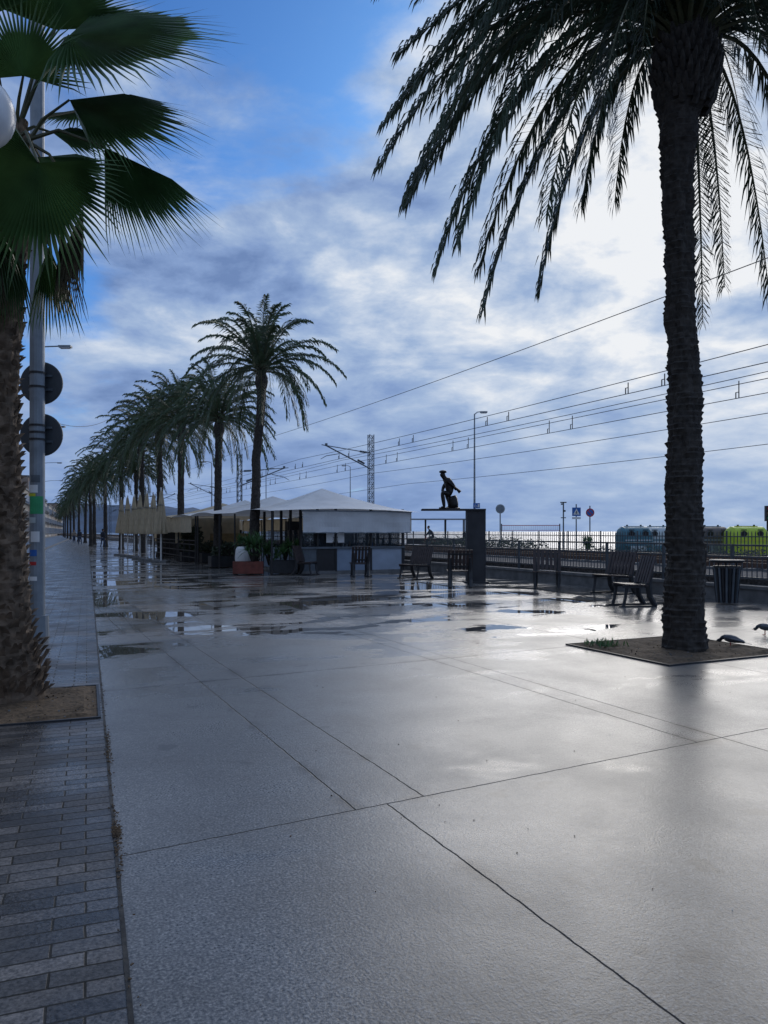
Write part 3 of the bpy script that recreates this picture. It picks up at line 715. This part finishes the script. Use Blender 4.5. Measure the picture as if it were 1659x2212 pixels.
for i in range(22):
    a=2*math.pi*i/22; c,s=math.cos(a),math.sin(a); k.loft([(c*.19,s*.19,.03),(c*.255,s*.255,.76)],[.022,.026],steelD if i%2 else iron,4)
k.loft([(0,0,.74),(0,0,.79)],[.27,.27],iron,24)
for a in(0,2.1,4.2): k.cyl((.2*math.cos(a),.2*math.sin(a),.78),(.2*math.cos(a),.2*math.sin(a),.87),.015,iron,n=6)
k.loft([(0,0,.86),(0,0,.90),(0,0,.915)],[.30,.345,.33],iron,28); k.done('litter_bin',loc=(7.09,15.9,0))

# ---------------------------------------------------------------- statue
k=MB(); k.box((2.69,0,1.06),(.54,.5,2.12),corten); k.box((2.03,0,2.135),(1.86,.62,.05),corten); k.box((2.69,0,.02),(.7,.66,.05),corten)
k.done('statue_plinth',loc=(0,22.6,0),bevel=.008)
def skinned(name,V,E,rads,mt,loc,rz=0,sub=2,scale=1,root=0):
    me=bpy.data.meshes.new(name); me.from_pydata([Vector(p)*scale for p in V],E,[]); o=bpy.data.objects.new(name,me); S.collection.objects.link(o)
    o.location=loc; o.rotation_euler=(0,0,rz); o.data.materials.append(mt)
    m_=o.modifiers.new('skin','SKIN'); m_.use_smooth_shade=True
    sv=me.skin_vertices[0].data
    for i,rr in enumerate(rads):
        q=rr if isinstance(rr,tuple) else (rr,rr); sv[i].radius=(q[0]*scale,q[1]*scale); sv[i].use_root=(i==root)
    s=o.modifiers.new('sub','SUBSURF'); s.levels=sub; s.render_levels=sub
    return o
V=[(.10,0,.46),(.08,0,.60),(.0,0,.78),(-.06,0,.86),(-.12,-.01,.93),(-.16,-.02,1.00),(-.18,-.02,1.07),
   (.02,-.15,.84),(.14,-.18,.68),(.24,-.14,.54),
   (.02,.15,.84),(-.12,.18,.66),(-.16,.12,.50),
   (.04,-.10,.44),(-.18,-.11,.48),(-.14,-.12,.22),(-.12,-.12,.05),(-.22,-.13,.03),
   (.04,.10,.44),(-.06,.13,.48),(.04,.13,.24),(.06,.13,.05),(-.04,.14,.03)]
E=[(0,1),(1,2),(2,3),(3,4),(4,5),(5,6),(2,7),(7,8),(8,9),(2,10),(10,11),(11,12),(0,13),(13,14),(14,15),(15,16),(16,17),(0,18),(18,19),(19,20),(20,21),(21,22)]
Rd=[.15,.14,.16,.10,.06,.095,.07,.075,.055,.04,.075,.055,.04,.095,.08,.06,.05,.04,.095,.08,.06,.05,.04]
st=skinned('bronze_statue',V,E,Rd,bronze,(1.88,22.6,2.16))
k=MB(); k.loft([(.15,.02,0),(.15,.02,.15),(.13,.02,.3),(.11,.02,.38)],[.15,.16,.15,.13],bronze,9)
k.loft([(-.02,-.22,.80),(.12,-.22,.68),(.28,-.2,.54),(.34,-.2,.48)],[.018,.024,.04,.055],bronze,6)
k.ball((-.15,-.02,1.09),.105,bronze,12,(1.1,1.05,.5)); k.loft([(-.26,-.0,.015),(.34,0,.0)],[.12,.16],bronze,8,flat=.3)
o=k.done('statue_parts',smooth=True); o.parent=st  # rock seat, rifle-like object, head piece and base of the statue

# ---------------------------------------------------------------- small signs beyond the railway
k=MB(); k.cyl((0,0,0),(0,0,3.0),.035,steelD); k.cyl((0,-.05,2.75),(0,-.04,2.75),.28,cream,n=28); k.cyl((0,-.062,2.75),(0,-.052,2.75),.24,steel,n=28); k.done('traffic_sign',loc=(6.95,46,.1))
k=MB(); k.cyl((0,0,0),(0,0,3.0),.035,steelD); k.box((0,-.05,2.55),(.5,.02,.5),blue)
k.add([(-.19,-.063,2.38),(.19,-.063,2.38),(0,-.063,2.74)],[(0,1,2)],white)
k.ball((.01,-.068,2.60),.022,darkm,8,(1,.2,1))
for p,q in(((0,2.58),(0,2.49)),((0,2.49),(-.05,2.41)),((0,2.49),(.05,2.41)),((0,2.56),(-.05,2.5)),((0,2.56),(.05,2.51))): k.cyl((p[0],-.067,p[1]),(q[0],-.067,q[1]),.011,darkm,n=4)
k.box((0,-.05,2.18),(.5,.02,.12),white); k.done('pedestrian_crossing_sign',loc=(11.25,45,.1))
k=MB(); k.cyl((0,0,0),(0,0,2.9),.035,steelD); k.cyl((0,-.05,2.5),(0,-.04,2.5),.25,red,n=28); k.cyl((0,-.06,2.5),(0,-.051,2.5),.18,blue,n=28)
k.box((0,-.066,2.5),(.40,.01,.045),red,Matrix.Rotation(rad(45),3,'Y')); k.done('no_parking_sign',loc=(12.05,45,.1))
k=MB(); k.cyl((0,0,0),(0,0,3.1),.04,steelD); k.box((0,0,3.1),(.35,.1,.06),darkm); k.box((-.1,-.06,3.0),(.08,.2,.08),darkm); k.box((.05,0,2.6),(.14,.1,.1),darkm); k.box((0,0,2.2),(.3,.04,.05),darkm); k.done('camera_pole',loc=(10.5,45,.1))  # slim pole carrying a camera near its top
k=MB(); k.box((0,0,3.1),(.42,.02,.32),blue); k.ball((-.08,-.02,3.19),.025,white,8,(1,.3,1)); k.loft([(-.08,-.018,3.15),(-.06,-.018,3.08),(.0,-.018,3.08),(.04,-.018,3.0)],.015,white,4); k.loft([(-.12,-.018,3.12),(-.14,-.018,3.04),(-.07,-.018,3.0),(-.02,-.018,3.03)],.012,white,4)
k.box((.12,-.015,3.1),(.1,.01,.2),white); k.box((0,.06,3.1),(.06,.1,.06),steelD); k.done('parking_sign',loc=(5.75,47.75,0))
k=MB(); k.cyl((0,0,0),(0,0,2.9),.06,darkm); 
k.box((0,-.05,2.45),(.32,.22,.9),darkm)
for i,c in enumerate((red,ochre,greenst)): k.cyl((0,-.19,2.75-.28*i),(0,-.16,2.75-.28*i),.1,c,n=14); k.box((0,-.24,2.87-.28*i),(.24,.16,.02),darkm)
k.done('traffic_light',loc=(22.45,45,.1))
k=MB()
for x in(0,5.3): k.cyl((x,0,-.4),(x,0,2.2),.05,darkm)
k.box((2.65,0,2.05),(5.3,.02,.06),red); k.box((2.65,0,1.6),(5.3,.02,.04),red)
for i in range(27): k.box((.1+i*.2,0,1.82),(.012,.012,.42),steel)
for i in range(4): k.box((2.65,0,1.67+i*.1),(5.3,.01,.01),steel)
k.done('volleyball_net',loc=(10.7,70,0))
k=MB(); k.box((2.4,0,2.38),(4.9,1.6,.09),steel)
for x in(.1,1.6,3.2,4.7): k.cyl((x,.5,0),(x,.5,2.34),.05,darkm); k.cyl((x,-.5,0),(x,-.5,2.34),.04,darkm)
k.box((2.4,.6,.6),(4.6,.05,.5),darkm); k.done('beach_shelter',loc=(1.75,62,.1))

def container(u,v,L,mt,mt2,rz=0,holes=True):
    k=MB(); prof=[]
    for i in range(17):
        a=math.pi*i/16; prof.append((.55*math.cos(a),1.05+.52*math.sin(a)))
    prof=[(.48,.12),(.55,.6)]+prof+[(-.55,.6),(-.48,.12)]
    xs=[(-L/2,.72),(-L/2+.05,.88),(-L/2+.16,1),(0,1.0),(L/2-.16,1),(L/2-.05,.88),(L/2,.72)]; M=len(prof); vs=[];fs=[];
    for x,s in xs:
        for y,z in prof: vs.append((x,y*s,.7+(z-.7)*s))
    for i in range(len(xs)-1):
        for j in range(M-1): fs.append((i*M+j,(i+1)*M+j,(i+1)*M+j+1,i*M+j+1))
    fs.append(tuple(range(M))); fs.append(tuple((len(xs)-1)*M+j for j in range(M))[::-1]); fs.append((M-1,(len(xs)-1)*M+M-1,(len(xs)-1)*M,0))
    k.add(vs,fs,mt)
    k.box((0,0,.08),(L*.8,.8,.14),darkm)
    k.box((0,-.555,.9),(L*.86,.03,.06),mt2); k.box((0,-.545,.45),(L*.5,.03,.35),mt2)
    if holes:
        for s in(-1,1): k.cyl((s*L*.22,-.5,1.22),(s*L*.22,-.57,1.20),.15,darkm,n=16); k.box((s*L*.22,-.54,1.40),(.26,.06,.05),darkm); k.cyl((s*L*.22,0,1.5),(s*L*.22,0,1.66),.05,darkm,n=8)
    k.box((0,0,1.58),(L*.6,.12,.04),mt2); k.done('recycling_container',loc=(u,v,.17),rz=rz,smooth=False,bevel=.0)
container(12.35,38,1.6,teal,cream,.1); container(13.9,39.2,1.6,cream,teal,.1); container(16.6,39,1.6,brownc,steel,.1); container(17.65,37.5,1.9,lime,yellowst,.1); container(20.0,38,1.8,brownc,steel,.1)

# ---------------------------------------------------------------- people
def person(name,u,v,z=0,rz=0,stride=.18,h=1.72,top=cloth,bot=jean):
    s=h/1.75
    root=bpy.data.objects.new(name,None); root.location=(u,v,z); root.rotation_euler=(0,0,rz); S.collection.objects.link(root)
    V=[(0,0,.95),(0,-.0,1.15),(0,-.0,1.38),(0,-.01,1.48),(0,-.015,1.56),(-.19,0,1.40),(-.25,.05,1.14),(-.23,-.08,.90),(.19,0,1.40),(.25,-.04,1.14),(.23,-.14,.92)]
    E=[(0,1),(1,2),(2,3),(3,4),(2,5),(5,6),(6,7),(2,8),(8,9),(9,10)]
    a=skinned('torso',V,E,[(.16,.11),(.14,.1),(.17,.11),.06,.055,.06,.047,.035,.06,.047,.035],top,(0,0,0),scale=s)
    V=[(0,0,.93),(-.09,0,.86),(-.1,-stride*.7,.48),(-.1,-stride,.06),(-.1,-stride-.14,.03),(.09,0,.86),(.1,stride*.3,.48),(.1,stride,.10),(.1,stride-.12,.03)]
    b=skinned('legs',V,[(0,1),(1,2),(2,3),(3,4),(0,5),(5,6),(6,7),(7,8)],[(.15,.11),.1,.065,.045,.035,.1,.065,.045,.035],bot,(0,0,0),scale=s)
    k=MB(); k.ball((0,-.02,1.64*s),.1*s,skin,14,(.8,.95,1.15)); k.ball((0,.01,1.68*s),.105*s,hair,12,(.85,.95,1)); k.loft([(0,-.1,1.65*s),(0,-.13,1.62*s)],[.012,.018],skin,6)
    for sx in(-1,1):
        k.ball((sx*.085*s,-.01,1.63*s),.02,skin,6); x=sx*.23*s; y=-.1 if sx<0 else -.16
        k.ball((x,y*s,.84*s),.035*s,skin,8,(.6,1,1.3))
        for f in range(4): k.cyl((x,(y-.03+.02*f)*s,.82*s),(x,(y-.035+.02*f)*s,(.74+.01*abs(f-1))*s),.009*s,skin,n=5)
        k.cyl((x,(y-.035)*s,.85*s),(x-sx*.02,(y-.06)*s,.79*s),.010*s,skin,n=5)
    c=k.done('head',smooth=True)
    for q in(a,b,c): q.parent=root
person('pedestrian',-13.2,53,0,.5); person('pedestrian',-25.6,70,0,2.8); person('pedestrian',-40.3,100,0,.3,top=mat('coat_beige',(.25,.2,.15))); person('pedestrian',-34.8,88,0,3.0)
root=bpy.data.objects.new('cyclist',None); root.location=(3.65,60,.15); root.rotation_euler=(0,0,rad(12)); S.collection.objects.link(root)
a=skinned('rider',[(.25,0,.98),(.12,0,1.18),(-.08,0,1.42),(-.14,0,1.5),(-.17,0,1.56),(-.08,-.18,1.38),(-.25,-.2,1.15),(-.45,-.2,1.05),(-.08,.18,1.38),(-.25,.2,1.15),(-.45,.2,1.05),
  (.2,-.09,.93),(-.1,-.1,.75),(-.02,-.1,.38),(-.12,-.1,.33),(.2,.09,.93),(-.12,.1,.9),(-.02,.1,.56),(-.12,.1,.52)],
  [(0,1),(1,2),(2,3),(3,4),(2,5),(5,6),(6,7),(2,8),(8,9),(9,10),(0,11),(11,12),(12,13),(13,14),(0,15),(15,16),(16,17),(17,18)],
  [.14,.13,.15,.06,.055,.06,.045,.035,.06,.045,.035,.095,.07,.045,.035,.095,.07,.045,.035],cloth,(0,0,0))
k=MB(); k.ball((-.2,0,1.66),.1,skin,12,(.95,.8,1.15)); k.ball((-.17,0,1.70),.105,hair,12,(.95,.85,1)); k.ball((-.47,-.2,1.04),.035,skin,8); k.ball((-.47,.2,1.04),.035,skin,8)
for x in(-.55,.5):
    pts=[(x+.33*math.cos(t*math.pi/12),0,.34+.33*math.sin(t*math.pi/12)) for t in range(25)]; k.loft(pts,.02,tyre,6,False)
    for t in range(10): k.cyl((x,0,.34),(x+.32*math.cos(t*.628),0,.34+.32*math.sin(t*.628)),.003,steel,n=3)
for p,q in(((.5,.34),(.2,.85)),((.5,.34),(.05,.33)),((.05,.33),(.22,.9)),((.05,.33),(-.4,.85)),((.18,.82),(-.4,.88)),((-.38,1.0),(-.55,.34))): k.cyl((p[0],0,p[1]),(q[0],0,q[1]),.018,red,n=6)
k.cyl((-.42,-.24,1.02),(-.42,.24,1.02),.015,darkm,n=6); k.box((.24,0,.92),(.26,.12,.05),darkm)
c=k.done('bicycle'); a.parent=root; c.parent=root
def pigeon(u,v,rz,mt=pig,peck=False):
    k=MB()
    k.loft([(-.17,0,.075),(-.12,0,.09),(-.06,0,.105),(0,0,.115),(.05,0,.125),(.075,0,.14)],[.012,.03,.052,.06,.05,.03],mt,12,flat=.85)
    if peck: nk=[(.055,0,.13),(.10,0,.12),(.125,0,.085)]
    else: nk=[(.055,0,.13),(.075,0,.175),(.085,0,.2)]
    k.loft(nk,[.038,.024,.02],pigd,10); h=nk[-1]; k.ball((h[0]+.008,0,h[2]),.024,pigd,10,(1.15,.9,1))
    k.loft([(h[0]+.03,0,h[2]-.002),(h[0]+.055,0,h[2]-.012)],[.006,.002],darkm,6)
    k.add([(-.14,-.02,.085),(-.14,.02,.085),(-.25,.035,.055),(-.25,-.035,.055)],[(0,1,2,3)],pigd)
    for s in(-1,1):
        k.loft([(.03,s*.045,.125),(-.06,s*.056,.11),(-.16,s*.03,.09)],[.02,.032,.01],mt,8,flat=.5)
        k.cyl((0,s*.02,.07),(.0,s*.02,.0),.004,red,n=5)
        for t in(-.5,0,.5): k.cyl((0,s*.02,.004),(.03*math.cos(t),s*.02+.03*math.sin(t),.003),.003,red,n=4)
    k.done('pigeon',loc=(u,v,.006),rz=rz,smooth=True)
pigeon(4.46,9.9,2.6,peck=True); pigeon(5.50,11.1,3.0,peck=True)

# ---------------------------------------------------------------- town and hills
r=random.Random(21)
walls=[mat('facade_%d'%i,c,.85,.12,.6) for i,c in enumerate([(.42,.37,.3),(.35,.3,.25),(.5,.47,.42),(.3,.22,.17)])]
b=-10
while b<400:
    Wb=r.uniform(9,15); H=r.choice([6.6,9.6,9.6,12.6]); k=MB(); wm=r.choice(walls); x0=-11.2; dpt=12
    k.box((x0-dpt/2,Wb/2,H/2),(dpt,Wb-.05,H),wm); k.box((x0-dpt/2,Wb/2,H+.2),(dpt+.3,Wb+.0,.35),conc)
    nf=int(H/3.1); nw=int(Wb/2.6)
    for f in range(nf):
        for q in range(nw):
            y=(q+.5)*Wb/nw; z=1.4+f*3.1
            k.box((x0+.01,y,z+.2),(.06,1.1,1.9 if f else 2.2),white); k.box((x0+.035,y,z+.2),(.06,.94,1.74 if f else 2.1),glassd)
            if f: k.box((x0+.35,y,z-.85),(.7,1.6,.1),conc); k.box((x0+.68,y,z-.4),(.03,1.6,.06),iron); 
            if f:
                for t in range(9): k.box((x0+.68,y-.75+t*.1875,z-.62),(.02,.02,.4),iron)
    k.done('apartment_building',loc=RB(0,b),rz=TB); b+=Wb
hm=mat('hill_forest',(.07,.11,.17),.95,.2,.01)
k=MB(); nx=70; ny=14; vs=[];fs=[]
for i in range(nx+1):
    for j in range(ny+1):
        u=-1500+1240*i/nx; v=1700+j*70; e=min(1,(nx-i)/16)**.8*min(1,i/4)
        h=(72+38*mnoise.noise(Vector((u*.004,v*.003,1)))+14*mnoise.noise(Vector((u*.02,v*.02,5))))*e*math.sin(math.pi*min(1,j/ny*.98+.02)/1.0)
        vs.append((u,v,max(-3,h)-1 if j not in(0,ny) else -3))
for i in range(nx):
    for j in range(ny): a=i*(ny+1)+j; fs.append((a,a+ny+1,a+ny+2,a+1))
k.add(vs,fs,hm); k.done('hills',smooth=True)

# ---------------------------------------------------------------- camera
cd=bpy.data.cameras.new('camera'); co=bpy.data.objects.new('camera',cd); S.collection.objects.link(co)
cd.sensor_fit='HORIZONTAL'; cd.sensor_width=36; cd.lens=36*1661/1659; cd.shift_y=42/1659
cd.clip_start=.05; cd.clip_end=40000
co.location=(0,0,1.5); co.rotation_euler=(rad(90),0,0); S.camera=co
S.view_settings.view_transform='Standard'; S.view_settings.look='None'; S.view_settings.exposure=0
